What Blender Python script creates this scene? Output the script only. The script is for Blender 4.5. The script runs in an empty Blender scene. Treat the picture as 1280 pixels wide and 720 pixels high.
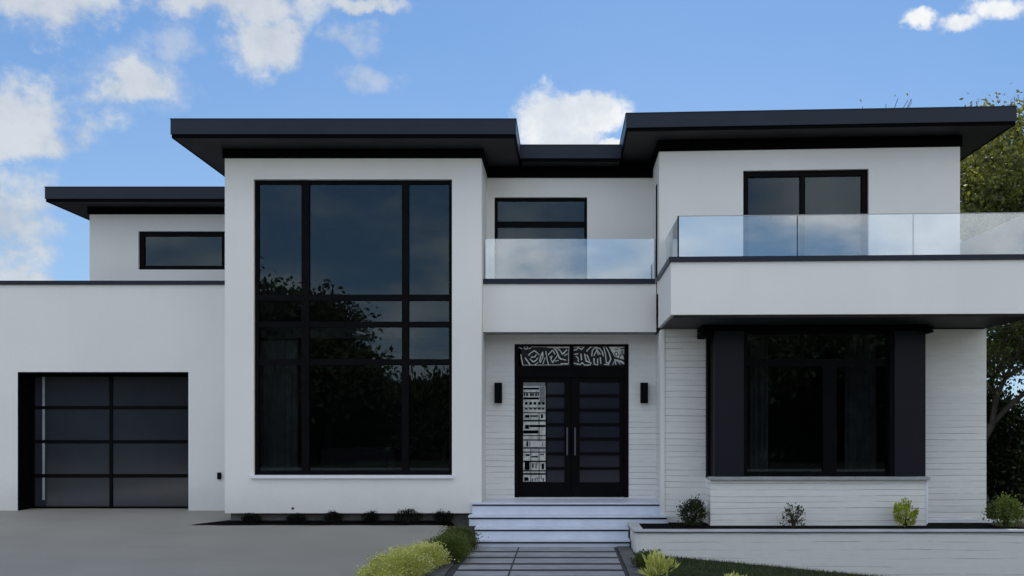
import bpy, math, random
from mathutils import Vector, Matrix, noise

R = math.radians
F = 1190.0                     # focal length in photo pixels (1280 wide)
CX, CY, EYE = 705.0, 532.0, 1.5
scene = bpy.context.scene
col = scene.collection
rnd = random.Random(7)

def PX(px, D): return (px - CX) / F * D          # world x of a photo column on a plane D metres away
def PZ(py, D): return EYE + (CY - py) / F * D    # world z of a photo row on that plane

# ------------------------------------------------------------------ objects
def tag(o, label=None, cat=None, group=None, kind=None):
    if label: o['label'] = label
    if cat: o['category'] = cat
    if group: o['group'] = group
    if kind: o['kind'] = kind
    return o

def empty(name, loc, label=None, cat=None, group=None):
    o = bpy.data.objects.new(name, None)
    o.empty_display_size = .2
    o.location = loc
    col.objects.link(o)
    return tag(o, label, cat, group)

class MB:
    def __init__(s): s.v = []; s.f = []
    def quad(s, a, b, c, d):
        n = len(s.v); s.v += [tuple(a), tuple(b), tuple(c), tuple(d)]; s.f.append((n, n+1, n+2, n+3)); return s
    def box(s, x0, x1, y0, y1, z0, z1):
        if x0 > x1: x0, x1 = x1, x0
        if y0 > y1: y0, y1 = y1, y0
        if z0 > z1: z0, z1 = z1, z0
        n = len(s.v)
        s.v += [(x0,y0,z0),(x1,y0,z0),(x1,y1,z0),(x0,y1,z0),(x0,y0,z1),(x1,y0,z1),(x1,y1,z1),(x0,y1,z1)]
        for f in ((0,3,2,1),(4,5,6,7),(0,1,5,4),(1,2,6,5),(2,3,7,6),(3,0,4,7)):
            s.f.append(tuple(n+i for i in f))
        return s
    def prism(s, pts, z0, z1):
        n = len(s.v); k = len(pts)
        s.v += [(x, y, z0) for x, y in pts] + [(x, y, z1) for x, y in pts]
        s.f.append(tuple(n+i for i in reversed(range(k)))); s.f.append(tuple(n+k+i for i in range(k)))
        for i in range(k):
            j = (i+1) % k; s.f.append((n+i, n+j, n+k+j, n+k+i))
        return s
    def tube(s, a, b, ra, rb, seg=7, cap=False):
        a = Vector(a); b = Vector(b); d = (b-a)
        if d.length < 1e-6: return s
        d.normalize()
        u = d.orthogonal().normalized(); w = d.cross(u)
        n = len(s.v)
        for c, r in ((a, ra), (b, rb)):
            for i in range(seg):
                t = 2*math.pi*i/seg
                s.v.append(tuple(c + u*math.cos(t)*r + w*math.sin(t)*r))
        for i in range(seg):
            j = (i+1) % seg; s.f.append((n+i, n+j, n+seg+j, n+seg+i))
        if cap:
            s.f.append(tuple(n+i for i in reversed(range(seg)))); s.f.append(tuple(n+seg+i for i in range(seg)))
        return s
    def build(s, name, mat, parent=None, bevel=0, smooth=False, warp=None):
        v = s.v
        if warp: v = [warp(p) for p in v]
        org = Vector((0, 0, 0))
        if parent is None and v:
            xs = [p[0] for p in v]; ys = [p[1] for p in v]; zs = [p[2] for p in v]
            org = Vector(((min(xs)+max(xs))/2, (min(ys)+max(ys))/2, min(zs)))
        elif parent is not None:
            org = ORG.get(parent.name, Vector((0, 0, 0)))
        v = [(p[0]-org.x, p[1]-org.y, p[2]-org.z) for p in v]
        me = bpy.data.meshes.new(name); me.from_pydata(v, [], s.f); me.update()
        if smooth:
            for p in me.polygons: p.use_smooth = True
        me.materials.append(mat)
        o = bpy.data.objects.new(name, me); col.objects.link(o)
        if parent is not None: o.parent = parent; ORG[o.name] = org
        else: o.location = org; ORG[o.name] = org
        if bevel:
            m = o.modifiers.new('edge', 'BEVEL'); m.width = bevel; m.segments = 2; m.limit_method = 'ANGLE'
        return o
ORG = {}
def thing(name, loc, label, cat, group=None):
    o = empty(name, loc, label, cat, group); ORG[o.name] = Vector(loc); return o

def wall_mb(x0, x1, z0, z1, y, th, openings=()):
    """wall in the xz plane, front face at y, with rectangular openings, one closed skin"""
    xs = sorted({x0, x1, *[o[0] for o in openings], *[o[1] for o in openings]})
    zs = sorted({z0, z1, *[o[2] for o in openings], *[o[3] for o in openings]})
    def solid(i, j):
        if i < 0 or j < 0 or i >= len(xs)-1 or j >= len(zs)-1: return False
        cx = (xs[i]+xs[i+1])/2; cz = (zs[j]+zs[j+1])/2
        return not any(o[0] < cx < o[1] and o[2] < cz < o[3] for o in openings)
    m = MB(); y2 = y+th
    for i in range(len(xs)-1):
        for j in range(len(zs)-1):
            if not solid(i, j): continue
            a, b, c, d = xs[i], xs[i+1], zs[j], zs[j+1]
            m.quad((a,y,c),(b,y,c),(b,y,d),(a,y,d)); m.quad((b,y2,c),(a,y2,c),(a,y2,d),(b,y2,d))
            if not solid(i-1, j): m.quad((a,y2,c),(a,y,c),(a,y,d),(a,y2,d))
            if not solid(i+1, j): m.quad((b,y,c),(b,y2,c),(b,y2,d),(b,y,d))
            if not solid(i, j-1): m.quad((a,y2,c),(b,y2,c),(b,y,c),(a,y,c))
            if not solid(i, j+1): m.quad((a,y,d),(b,y,d),(b,y2,d),(a,y2,d))
    return m

# ---------------------------------------------------------------- materials
def newmat(name):
    m = bpy.data.materials.new(name); m.use_nodes = True
    nt = m.node_tree; nt.nodes.clear()
    out = nt.nodes.new('ShaderNodeOutputMaterial')
    return m, nt, out
def N(nt, t, **kw):
    n = nt.nodes.new(t)
    for k, v in kw.items():
        if k in n.inputs.keys() if False else False: pass
        setattr(n, k, v)
    return n
def L(nt, a, b): nt.links.new(a, b)
def mth(nt, op, a, b=None, c=None, clamp=False):
    n = nt.nodes.new('ShaderNodeMath'); n.operation = op; n.use_clamp = clamp
    for i, x in enumerate((a, b, c)):
        if x is None: continue
        if isinstance(x, (int, float)): n.inputs[i].default_value = x
        else: L(nt, x, n.inputs[i])
    return n.outputs[0]
def mixc(nt, fac, a, b, blend='MIX'):
    n = nt.nodes.new('ShaderNodeMix'); n.data_type = 'RGBA'; n.blend_type = blend
    for s, x in ((n.inputs['Factor'], fac), (n.inputs[6], a), (n.inputs[7], b)):
        if isinstance(x, (int, float)): s.default_value = x
        elif isinstance(x, tuple): s.default_value = (*x, 1) if len(x) == 3 else x
        else: L(nt, x, s)
    return n.outputs[2]
def nz(nt, vec, scale, detail=4, rough=.5, dist=0):
    n = nt.nodes.new('ShaderNodeTexNoise'); n.inputs['Scale'].default_value = scale
    n.inputs['Detail'].default_value = detail; n.inputs['Roughness'].default_value = rough
    n.inputs['Distortion'].default_value = dist
    if vec is not None: L(nt, vec, n.inputs['Vector'])
    return n.outputs['Fac']
def ramp(nt, x, a, b, lo=0., hi=1.):
    n = nt.nodes.new('ShaderNodeMapRange'); L(nt, x, n.inputs[0])
    n.inputs[1].default_value = a; n.inputs[2].default_value = b; n.inputs[3].default_value = lo; n.inputs[4].default_value = hi
    n.interpolation_type = 'SMOOTHSTEP'
    return n.outputs[0]
def pos(nt): return nt.nodes.new('ShaderNodeNewGeometry').outputs['Position']
def scalev(nt, v, s):
    n = nt.nodes.new('ShaderNodeVectorMath'); n.operation = 'MULTIPLY'; L(nt, v, n.inputs[0]); n.inputs[1].default_value = s
    return n.outputs[0]
def bump(nt, h, strength, dist):
    n = nt.nodes.new('ShaderNodeBump'); n.inputs['Strength'].default_value = strength; n.inputs['Distance'].default_value = dist
    L(nt, h, n.inputs['Height']); return n.outputs[0]

def simple(name, c, rough=.5, var=.12, scale=6, metal=0, bs=0, bscale=80, spec=.5, c2=None, stretch=(1,1,1)):
    m, nt, out = newmat(name)
    b = N(nt, 'ShaderNodeBsdfPrincipled')
    p = scalev(nt, pos(nt), stretch)
    n1 = nz(nt, p, scale, 5, .6)
    d = c2 if c2 else tuple(x*(1-var) for x in c)
    u = tuple(min(1, x*(1+var)) for x in c) if not c2 else c
    cc = mixc(nt, ramp(nt, n1, .3, .7), d, u)
    L(nt, cc, b.inputs['Base Color'])
    b.inputs['Roughness'].default_value = rough; b.inputs['Metallic'].default_value = metal
    b.inputs['Specular IOR Level'].default_value = spec
    if bs: L(nt, bump(nt, nz(nt, p, bscale, 3, .6), bs, .01), b.inputs['Normal'])
    L(nt, b.outputs[0], out.inputs[0]); return m

def stucco(name, c):
    m, nt, out = newmat(name); b = N(nt, 'ShaderNodeBsdfPrincipled')
    p = pos(nt)
    big = ramp(nt, nz(nt, p, .45, 3, .5), .3, .75)
    streak = ramp(nt, nz(nt, scalev(nt, p, (2.6, 2.6, .25)), 1.6, 5, .6), .42, .8)
    fine = nz(nt, p, 60, 3, .7)
    c1 = mixc(nt, big, tuple(x*.93 for x in c), c)
    c2 = mixc(nt, mth(nt, 'MULTIPLY', streak, .035), c1, (.45, .43, .40))
    c3 = mixc(nt, mth(nt, 'MULTIPLY', ramp(nt, fine, .3, .7), .07), c2, (.4, .4, .4))
    # splash dirt near the ground
    sep = N(nt, 'ShaderNodeSeparateXYZ'); L(nt, p, sep.inputs[0])
    low = ramp(nt, mth(nt, 'ADD', sep.outputs[2], mth(nt, 'MULTIPLY', nz(nt, p, 3, 5, .7), -.5)), -.2, .35, .22, 0)
    c4 = mixc(nt, low, c3, (.33, .31, .28))
    L(nt, c4, b.inputs['Base Color']); b.inputs['Roughness'].default_value = .85
    h = mth(nt, 'ADD', nz(nt, p, 130, 2, .7), mth(nt, 'MULTIPLY', nz(nt, p, 3, 3, .5), 1.5))
    L(nt, bump(nt, h, .25, .006), b.inputs['Normal'])
    L(nt, b.outputs[0], out.inputs[0]); return m

def ledge_brick(name, c, rowh=.098, f0=.34, f1=.60):
    m, nt, out = newmat(name); b = N(nt, 'ShaderNodeBsdfPrincipled')
    p = pos(nt); sep = N(nt, 'ShaderNodeSeparateXYZ'); L(nt, p, sep.inputs[0])
    xy = mth(nt, 'ADD', sep.outputs[0], sep.outputs[1])
    wob = mth(nt, 'MULTIPLY', mth(nt, 'SUBTRACT', nz(nt, scalev(nt, p, (.35, .35, 2.2)), 1.5, 2, .5), .5), .075)
    z = mth(nt, 'ADD', sep.outputs[2], wob)
    cmb = N(nt, 'ShaderNodeCombineXYZ'); L(nt, xy, cmb.inputs[0]); L(nt, z, cmb.inputs[1])
    def brick(w, h, mort, off):
        t = N(nt, 'ShaderNodeTexBrick'); L(nt, cmb.outputs[0], t.inputs['Vector'])
        t.inputs['Scale'].default_value = 1; t.inputs['Brick Width'].default_value = w; t.inputs['Row Height'].default_value = h
        t.inputs['Mortar Size'].default_value = mort; t.inputs['Mortar Smooth'].default_value = .35; t.offset = off; t.offset_frequency = 3
        t.inputs['Color1'].default_value = (0, 0, 0, 1); t.inputs['Color2'].default_value = (1, 1, 1, 1); t.inputs['Mortar'].default_value = (.5, .5, .5, 1)
        return t
    b1 = brick(60, rowh, .0042, .37)
    fade = ramp(nt, nz(nt, scalev(nt, p, (.7, .7, 9)), 1.0, 4, .75), f0, f1)
    zf = ramp(nt, mth(nt, 'ADD', sep.outputs[2], mth(nt, 'MULTIPLY', nz(nt, p, 1.2, 2, .5), .8)), 1.8, 2.6, 1, .12)
    corner = mth(nt, 'MULTIPLY', mth(nt, 'GREATER_THAN', sep.outputs[0], 1.62), mth(nt, 'LESS_THAN', sep.outputs[0], 2.5))
    fade = mth(nt, 'MULTIPLY', fade, mth(nt, 'MAXIMUM', zf, corner))
    mort = mth(nt, 'MULTIPLY', b1.outputs['Fac'], fade)
    tone = mixc(nt, b1.outputs['Color'], tuple(x*.95 for x in c), c)
    tone = mixc(nt, mth(nt, 'MULTIPLY', ramp(nt, nz(nt, scalev(nt, p, (1, 1, 4)), 5, 5, .65), .4, .8), .16), tone, (.40, .38, .34))
    cc = mixc(nt, mth(nt, 'MULTIPLY', mort, .8), tone, (.13, .125, .12))
    L(nt, cc, b.inputs['Base Color']); b.inputs['Roughness'].default_value = .8
    h = mth(nt, 'ADD', mth(nt, 'MULTIPLY', mort, -1.2), mth(nt, 'MULTIPLY', nz(nt, p, 22, 5, .7), .35))
    h = mth(nt, 'ADD', h, mth(nt, 'MULTIPLY', nz(nt, scalev(nt, p, (.4, .4, 1.6)), 5, 2, .5), .5))
    L(nt, bump(nt, h, .4, .02), b.inputs['Normal'])
    L(nt, b.outputs[0], out.inputs[0]); return m

def glass(name, tint, base_refl, ior=1.5, rough=0., rtint=(1, 1, 1), wave=.0):
    m, nt, out = newmat(name)
    tr = N(nt, 'ShaderNodeBsdfTransparent'); tr.inputs[0].default_value = (*tint, 1)
    gl = N(nt, 'ShaderNodeBsdfGlossy'); gl.inputs['Roughness'].default_value = rough; gl.inputs['Color'].default_value = (*rtint, 1)
    fr = N(nt, 'ShaderNodeFresnel'); fr.inputs['IOR'].default_value = ior
    fac = mth(nt, 'ADD', fr.outputs[0], base_refl, clamp=True)
    if wave:
        nb = bump(nt, nz(nt, pos(nt), .9, 2, .5), wave, .02)
        L(nt, nb, gl.inputs['Normal'])
    mx = N(nt, 'ShaderNodeMixShader'); L(nt, fac, mx.inputs[0]); L(nt, tr.outputs[0], mx.inputs[1]); L(nt, gl.outputs[0], mx.inputs[2])
    L(nt, mx.outputs[0], out.inputs[0]); return m

def leafmat(name, dark, light, trans=.35, hue=None, topgrad=None):
    m, nt, out = newmat(name)
    g = N(nt, 'ShaderNodeNewGeometry')
    r = g.outputs['Random Per Island']
    n1 = ramp(nt, nz(nt, g.outputs['Position'], 1.6, 3, .6), .35, .68)
    f = mth(nt, 'ADD', mth(nt, 'MULTIPLY', r, .5), mth(nt, 'MULTIPLY', n1, .5))
    c = mixc(nt, f, dark, light)
    if hue: c = mixc(nt, mth(nt, 'GREATER_THAN', r, .93), c, hue)
    d = N(nt, 'ShaderNodeBsdfPrincipled'); L(nt, c, d.inputs['Base Color']); d.inputs['Roughness'].default_value = .55
    d.inputs['Specular IOR Level'].default_value = .3
    t = N(nt, 'ShaderNodeBsdfTranslucent')
    L(nt, mixc(nt, 1.0, c, (1.5, 1.5, .6), 'MULTIPLY'), t.inputs[0])
    mx = N(nt, 'ShaderNodeMixShader'); mx.inputs[0].default_value = trans
    L(nt, d.outputs[0], mx.inputs[1]); L(nt, t.outputs[0], mx.inputs[2]); L(nt, mx.outputs[0], out.inputs[0])
    return m

M = {}
M['white'] = stucco('white_render', (.84, .825, .79))
M['brick'] = ledge_brick('white_ledge_brick', (.82, .805, .77))
M['brick2'] = ledge_brick('white_planter_brick', (.70, .69, .67), .12, .42, .66)
M['fascia'] = simple('navy_black_metal', (.009, .014, .027), .42, .14, 1.2, bs=.08, bscale=4, spec=.3)
M['black'] = simple('black_metal', (.004, .004, .0045), .5, .2, 3, spec=.05)
M['soffit'] = simple('charcoal_soffit', (.028, .028, .029), .6, .15, 2, spec=.2)
M['groove'] = simple('black_shade_and_marks', (.0015, .0015, .0015), .8, .1, 3, spec=.05)
M['panelnavy'] = simple('navy_side_panel', (.009, .010, .016), .36, .12, 2, spec=.2)
M['doorpane'] = simple('smoked_door_pane', (.014, .017, .028), .15, .15, 2, spec=.4)
M['step'] = simple('painted_step', (.60, .645, .745), .42, .06, 3, bs=.1, bscale=30)
M['sill'] = simple('pale_sill', (.80, .82, .86), .4, .05, 3)
M['sillgrey'] = simple('grey_sill', (.34, .35, .36), .6, .12, 6, bs=.2)
M['rim'] = simple('planter_cap', (.46, .475, .50), .45, .14, 2, bs=.2, bscale=20)
M['plinth'] = simple('plinth_concrete', (.14, .135, .125), .9, .25, 5, bs=.4, bscale=40)
M['soil'] = simple('dark_mulch', (.003, .0027, .0024), .95, .5, 30, bs=1, bscale=60, spec=.05)
M['glass'] = glass('tinted_window_glass', (.50, .52, .53), .0, 1.47, rtint=(.72, .90, 1.0), wave=.015)
M['garageglass'] = simple('dark_garage_glass', (.031, .036, .045), .10, .12, .8, spec=.75)
M['doorglass'] = glass('smoked_door_glass', (.06, .065, .09), .0, 1.5, .03)
M['railglass'] = glass('balcony_glass', (.88, .93, .96), .115, 1.45, .0, (.92, .96, 1))
M['interior'] = simple('interior_dark_plaster', (.30, .295, .285), .9, .15, 2)
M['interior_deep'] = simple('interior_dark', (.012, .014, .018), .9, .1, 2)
M['curtain'] = simple('grey_curtain', (.55, .54, .52), .9, .2, 4)
M['sofa'] = simple('grey_upholstery', (.22, .22, .22), .9, .15, 8)
M['steel'] = simple('brushed_handle', (.10, .11, .14), .3, .1, 5, metal=.8)
M['art'] = simple('frosted_pattern', (.72, .73, .68), .5, .25, 20)
M['stripreflect'] = simple('reflection_pale', (.48, .49, .46), .3, .3, 9)
M['reflgrey'] = simple('reflection_grey', (.17, .175, .17), .5, .25, 20)
M['bark'] = simple('tree_bark', (.055, .045, .036), .95, .35, 9, bs=.8, bscale=14, stretch=(1, 1, .25))
M['stemdark'] = simple('shrub_stem', (.035, .028, .02), .95, .3, 9)
M['paver'] = simple('grey_paver', (.27, .28, .31), .5, .22, 2.5, bs=.3, bscale=40)
M['pathbase'] = simple('path_bedding', (.035, .036, .040), .9, .3, 12, bs=.3)
M['border'] = simple('path_border', (.085, .088, .095), .8, .2, 8, bs=.3)
M['leaf_dark'] = leafmat('leaf_dark', (.010, .018, .007), (.045, .065, .018), .2)
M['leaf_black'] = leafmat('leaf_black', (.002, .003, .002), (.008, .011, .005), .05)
M['leaf_olive'] = leafmat('leaf_olive', (.035, .045, .014), (.105, .125, .035), .25)
M['leaf_yellow'] = leafmat('leaf_yellow', (.30, .31, .08), (.68, .68, .26), .3, (.78, .78, .60))
M['leaf_lime'] = leafmat('leaf_lime', (.13, .17, .02), (.42, .48, .06), .35)
M['leaf_green'] = leafmat('leaf_green', (.04, .06, .016), (.16, .20, .05), .3)
M['leaf_tree'] = leafmat('leaf_tree', (.06, .068, .020), (.21, .215, .065), .45)
M['leaf_tree2'] = leafmat('leaf_tree_dark', (.03, .042, .012), (.11, .135, .04), .42)
M['leaf_sprig'] = leafmat('leaf_sprig', (.09, .07, .03), (.20, .15, .05), .4)
M['leaf_street'] = leafmat('leaf_street', (.05, .06, .035), (.12, .14, .07), .2)

def driveway_mat():
    m, nt, out = newmat('driveway_concrete'); b = N(nt, 'ShaderNodeBsdfPrincipled')
    p = pos(nt)
    a = ramp(nt, nz(nt, p, .35, 4, .55), .3, .7); s = ramp(nt, nz(nt, scalev(nt, p, (.35, 1.5, 1)), 1.1, 6, .65), .45, .8)
    f = nz(nt, p, 70, 3, .7)
    c = mixc(nt, a, (.235, .225, .200), (.285, .272, .245))
    c = mixc(nt, mth(nt, 'MULTIPLY', s, .35), c, (.18, .175, .16))
    c = mixc(nt, mth(nt, 'MULTIPLY', ramp(nt, f, .35, .7), .14), c, (.12, .12, .12))
    L(nt, c, b.inputs['Base Color']); b.inputs['Roughness'].default_value = .75
    L(nt, bump(nt, f, .3, .004), b.inputs['Normal']); L(nt, b.outputs[0], out.inputs[0]); return m
M['drive'] = driveway_mat()
M['lawn'] = simple('lawn_ground', (.035, .050, .016), .95, .3, 9, bs=.8, bscale=40, c2=(.022, .032, .012))
M['grass'] = leafmat('grass_blades', (.018, .028, .008), (.055, .08, .022), .25)
M['pale'] = simple('pale_bounce_slab', (.55, .51, .43), .85, .1, 2, bs=.3, bscale=60)
M['asphalt'] = simple('asphalt', (.05, .05, .052), .85, .2, 20, bs=.5, bscale=120)
M['kerb'] = simple('kerb_concrete', (.3, .295, .28), .85, .15, 6)
M['brickfar'] = simple('tan_brick', (.30, .22, .17), .85, .2, 4)

# ------------------------------------------------------------ the house
house = thing('modern_house', (0, 15.5, 0), 'white two storey modern house with flat black overhanging roofs and a tall dark window wall', 'house')

DB, DG, DP, DD, DR, DK, DBAL, DW = 15.7, 16.84, 16.0, 16.6, 15.65, 15.5, 13.8, 15.0
def tilt(p):                                   # the right-hand block rises very slightly to the right
    x, y, z = p
    return (x, y, z + max(0, x-1.2)*.0045*max(0, z-2.3))
BX0, BX1 = PX(281, DB), PX(602, DB)            # bay sides
TOPB = PZ(198, DB)

def window(name, x0, x1, z0, z1, y, vb, hb, fr, depth=.09, gm='glass', warp=None, pane_y=None, parent=house, sill=None, label=None, slope=0):
    """frame mesh named window with one pane per light; vb, hb = lists of (lo, hi) mullion extents"""
    xs = [(x0, x0+fr)] + vb + [(x1-fr, x1)]; zs = [(z0, z0+fr)] + hb + [(z1-fr, z1)]
    m = MB()
    for a, b in xs: m.box(a, b, y, y+depth, z0, z1)
    for i in range(len(xs)-1):
        for c, d in zs: m.box(xs[i][1], xs[i+1][0], y+.006, y+depth-.006, c, d)
    w = m.build(name, M['black'], parent, warp=warp)
    if label: w['label'] = label
    py = y+depth*.45
    for i in range(len(xs)-1):
        for j in range(len(zs)-1):
            g = MB().box(xs[i][1]-.004, xs[i+1][0]+.004, py, py+.008, zs[j][1]-.004, zs[j+1][0]+.004)
            g.build('pane', M[gm], w, warp=warp)
    return w

# --- garage wing
gx0, gx1, gz1 = PX(22, DG), PX(235.5, DG), PZ(465, DG)
GL = -15.5
m = wall_mb(GL, BX0+.02, -.25, 3.99, DG, .3, [(gx0, gx1, -.25, gz1)])
m.box(GL, GL+.3, DG+.3, 25.8, -.25, 3.99)
m.build('garage_wall', M['white'], house)
MB().box(GL-.02, BX0+.01, DG-.035, DG+.33, 3.992, 4.06).box(GL-.02, GL+.33, DG+.33, 25.8, 3.992, 4.06).build('coping', M['fascia'], house)
MB().box(GL+.3, BX0, DG+.3, 25.8, 3.6, 3.75).build('garage_roof', M['soffit'], house)
# black lining of the garage reveal
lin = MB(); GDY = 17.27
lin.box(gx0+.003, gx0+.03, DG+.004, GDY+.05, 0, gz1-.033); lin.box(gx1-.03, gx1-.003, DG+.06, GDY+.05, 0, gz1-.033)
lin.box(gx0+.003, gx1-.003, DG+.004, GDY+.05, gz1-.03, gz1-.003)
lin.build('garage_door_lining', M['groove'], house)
def gX(p): return PX(p, GDY)
def gZ(p): return PZ(p, GDY)
gd = MB()
gl, gr, gb, gt = gx0+.032, gx1-.032, .012, gz1-.035
gv = [(gl, gX(43)), (gX(136.5), gX(140.5)), (gX(235), gr)]
if gv[2][0] > gr-.03: gv[2] = (gr-.05, gr)
gh = [(gb, gZ(633)), (gZ(597), gZ(592.5)), (gZ(554), gZ(550)), (gZ(511.5), gZ(507.5)), (gZ(471), gt)]
for a, b in gv: gd.box(a, b, GDY, GDY+.05, gb, gt)
for i in range(2):
    for c, d in gh: gd.box(gv[i][1], gv[i+1][0], GDY+.008, GDY+.045, min(c, d), max(c, d))
garage = gd.build('garage_door', M['black'], house, bevel=.004)
for i in range(2):
    for j in range(4):
        a = max(gh[j]); b = min(gh[j+1])
        MB().box(gv[i][1]-.003, gv[i+1][0]+.003, GDY+.022, GDY+.03, a-.003, b+.003).build('pane', M['garageglass'], garage)
MB().box(gx0-.2, gx1+.2, GDY+.9, GDY+.95, 0, 3).build('inner_wall', M['interior'], house)
MB().box(GL+.3, BX0, GDY+.1, GDY+6, -.12, -.02).build('garage_floor', M['kerb'], house)

MB().box(gX(52.3), gX(55.3), GDY+.0165, GDY+.0215, gZ(625), gZ(471)).build('painted_reflection_line', M['sillgrey'], garage)  # pale strip standing in for a vertical reflection in the panes
# --- upper left wing
DU = 18.5
ux0 = PX(112, DU)
wx0, wx1, wz0, wz1 = PX(173, DU), PX(281.5, DU), PZ(337, DU), PZ(289, DU)
m = wall_mb(ux0, BX0-.1, 3.75, PZ(268, DU), DU, .3, [(wx0, wx1, wz0, wz1)])
m.box(ux0, ux0+.3, DU+.3, 25.8, 3.75, PZ(268, DU))
m.build('wall', M['white'], house)
window('window', wx0, wx1, wz0, wz1, DU+.05, [], [], .085)
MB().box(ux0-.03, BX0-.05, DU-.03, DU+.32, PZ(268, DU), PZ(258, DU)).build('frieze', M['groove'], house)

def roof(x0, x1, y0, y1, z0, z1, warp=None, nm='roof', sides='LR'):
    """flat slab: soffit/deck with a proud upper fascia band over a dark groove"""
    h = z1-z0
    r = MB().box(x0+.03, x1-.03, y0+.03, y1, z0+.012, z1-.04).build(nm, M['soffit'], house, warp=warp)
    g = h*.20
    b = MB().box(x0, x1, y0, y0+.028, z0+g, z1)
    if 'L' in sides: b.box(x0, x0+.028, y0+.028, y1, z0+g, z1)
    if 'R' in sides: b.box(x1-.028, x1, y0+.028, y1, z0+g, z1)
    b.build('fascia', M['fascia'], r, warp=warp)
    c = MB().box(x0+.014, x1-.014, y0+.014, y0+.0285, z0, z0+g-.001)
    if 'L' in sides: c.box(x0+.014, x0+.0285, y0+.0285, y1, z0, z0+g-.001)
    if 'R' in sides: c.box(x1-.0285, x1-.014, y0+.0285, y1, z0, z0+g-.001)
    c.build('drip_groove', M['groove'], r, warp=warp)
    e = MB().box(x0-.008, x1+.008, y0-.008, y1, z1+.001, z1+.012)
    e.build('metal_capping', M['fascia'], r, warp=warp)
    return r
DUF = 17.95
roof(PX(56, DUF), BX0-.02, DUF, 26.4, PZ(252, DUF), PZ(234, DUF), sides='L')

# --- bay (tall window block)
bw0, bw1, bwz0, bwz1 = PX(317, DB), PX(565, DB), PZ(594, DB), PZ(224, DB)
m = wall_mb(BX0, BX1, .055, TOPB, DB, .3, [(bw0, bw1, bwz0, bwz1)])
m.box(BX0, BX0+.25, DB+.3, 25.8, .055, TOPB)
m.box(BX1-.25, BX1, DB+.3, DD+.3, .055, TOPB)
m.build('bay_wall', M['white'], house)
MB().box(BX0+.05, BX1-.05, DB+.14, 25.5, -.5, .054).build('plinth', M['plinth'], house)
vm = [(PX(375.5, DB), PX(385, DB)), (PX(501.5, DB), PX(510, DB))]
hm = [(PZ(456, DB), PZ(448.5, DB)), (PZ(408.5, DB), PZ(401.5, DB)), (PZ(375, DB), PZ(367.5, DB))]
bwin = window('bay_window', bw0+.003, bw1-.003, bwz0+.003, bwz1-.003, DB+.06, vm, hm, .055, .10)
MB().box(bw0-.03, bw1+.03, DB-.05, DB+.06, bwz0-.05, bwz0-.002).build('sill', M['sill'], bwin)
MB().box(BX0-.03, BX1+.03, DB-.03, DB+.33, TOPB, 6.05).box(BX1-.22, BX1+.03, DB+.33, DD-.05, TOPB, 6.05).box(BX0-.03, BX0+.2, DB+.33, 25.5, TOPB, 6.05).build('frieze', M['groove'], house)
DF = 15.05
RLx0, RLx1 = PX(213, DF), PX(645, DF)
MX1 = .985
roof(RLx0, RLx1, DF, 26.4, 6.05, PZ(149, DF))
roof(RLx1+.002, MX1-.002, 16.4, 26.4, 6.05, PZ(181.5, 16.4), sides='', nm='roof')
# interior of the bay room
def room(x0, x1, y0, y1, z0, z1):
    t = .05; m = MB()
    m.box(x0, x1, y1, y1+t, z0, z1); m.box(x0, x0+t, y0, y1, z0, z1); m.box(x1-t, x1, y0, y1, z0, z1)
    m.box(x0+t, x1-t, y0, y1, z0, z0+t); m.box(x0+t, x1-t, y0, y1, z1-t, z1)
    m.build('inner_wall', M['interior'], house)
room(BX0+.26, BX1-.26, DB+.31, 21, .25, 5.85)
MB().box(BX0+.32, BX1-.32, DB+.9, 20.9, 3.02, 3.3).build('gallery_floor', M['interior'], house)

# --- centre: entrance niche, parapet, upper recess
NX1 = 1.60
dx0, dx1, dz1 = PX(643, DD), PX(786, DD), PZ(430, DD)
LAND = .235
nz0 = 3.09
m = wall_mb(BX1, NX1+.05, LAND-.2, nz0+.3, DD, .3, [(dx0, dx1, LAND-.2, dz1)])
m.build('entrance_wall', M['brick'], house)
MB().box(BX1+.001, NX1+.0, DP+.01, DD, nz0, nz0+.06).build('porch_ceiling', M['soffit'], house)
MB().box(BX1+.001, 1.55, DP, DP+.25, nz0-.02, 3.88).build('parapet', M['white'], house)
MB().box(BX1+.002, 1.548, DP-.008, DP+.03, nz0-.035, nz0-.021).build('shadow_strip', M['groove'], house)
MB().box(BX1+.001, 1.53, DP-.03, DP+.28, 3.882, 3.965).build('coping', M['fascia'], house)
MB().box(BX1+.001, 1.55, DP+.25, DD+.6, 3.7, 3.80).build('balcony_floor', M['kerb'], house)
DN = 16.75
cw0, cw1, cwz0, cwz1 = PX(618, DN), PX(734, DN), 3.95, PZ(246.5, DN)
wtop = PZ(222.5, DN)
m = wall_mb(BX1, 1.70, 3.79, wtop, DN, .3, [(cw0, cw1, cwz0, cwz1)])
m.build('wall', M['white'], house)
window('window', cw0, cw1, cwz0, cwz1, DN+.05, [], [(PZ(283, DN), PZ(276, DN))], .05)
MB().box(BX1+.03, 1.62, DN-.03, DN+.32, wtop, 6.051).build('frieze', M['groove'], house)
# recess balustrade
gp = MB().box(BX1+.01, PX(820.5, DP+.08), DP+.08, DP+.092, 3.966, PZ(298.5, DP+.08))
br = gp.build('balcony_glass', M['railglass'], house)
MB().box(PX(820.5, DP+.08)+.002, PX(822.5, DP+.08)+.002, DP+.07, DP+.10, 3.966, PZ(298.5, DP+.08)+.004).build('edge_post', M['black'], br)

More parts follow.
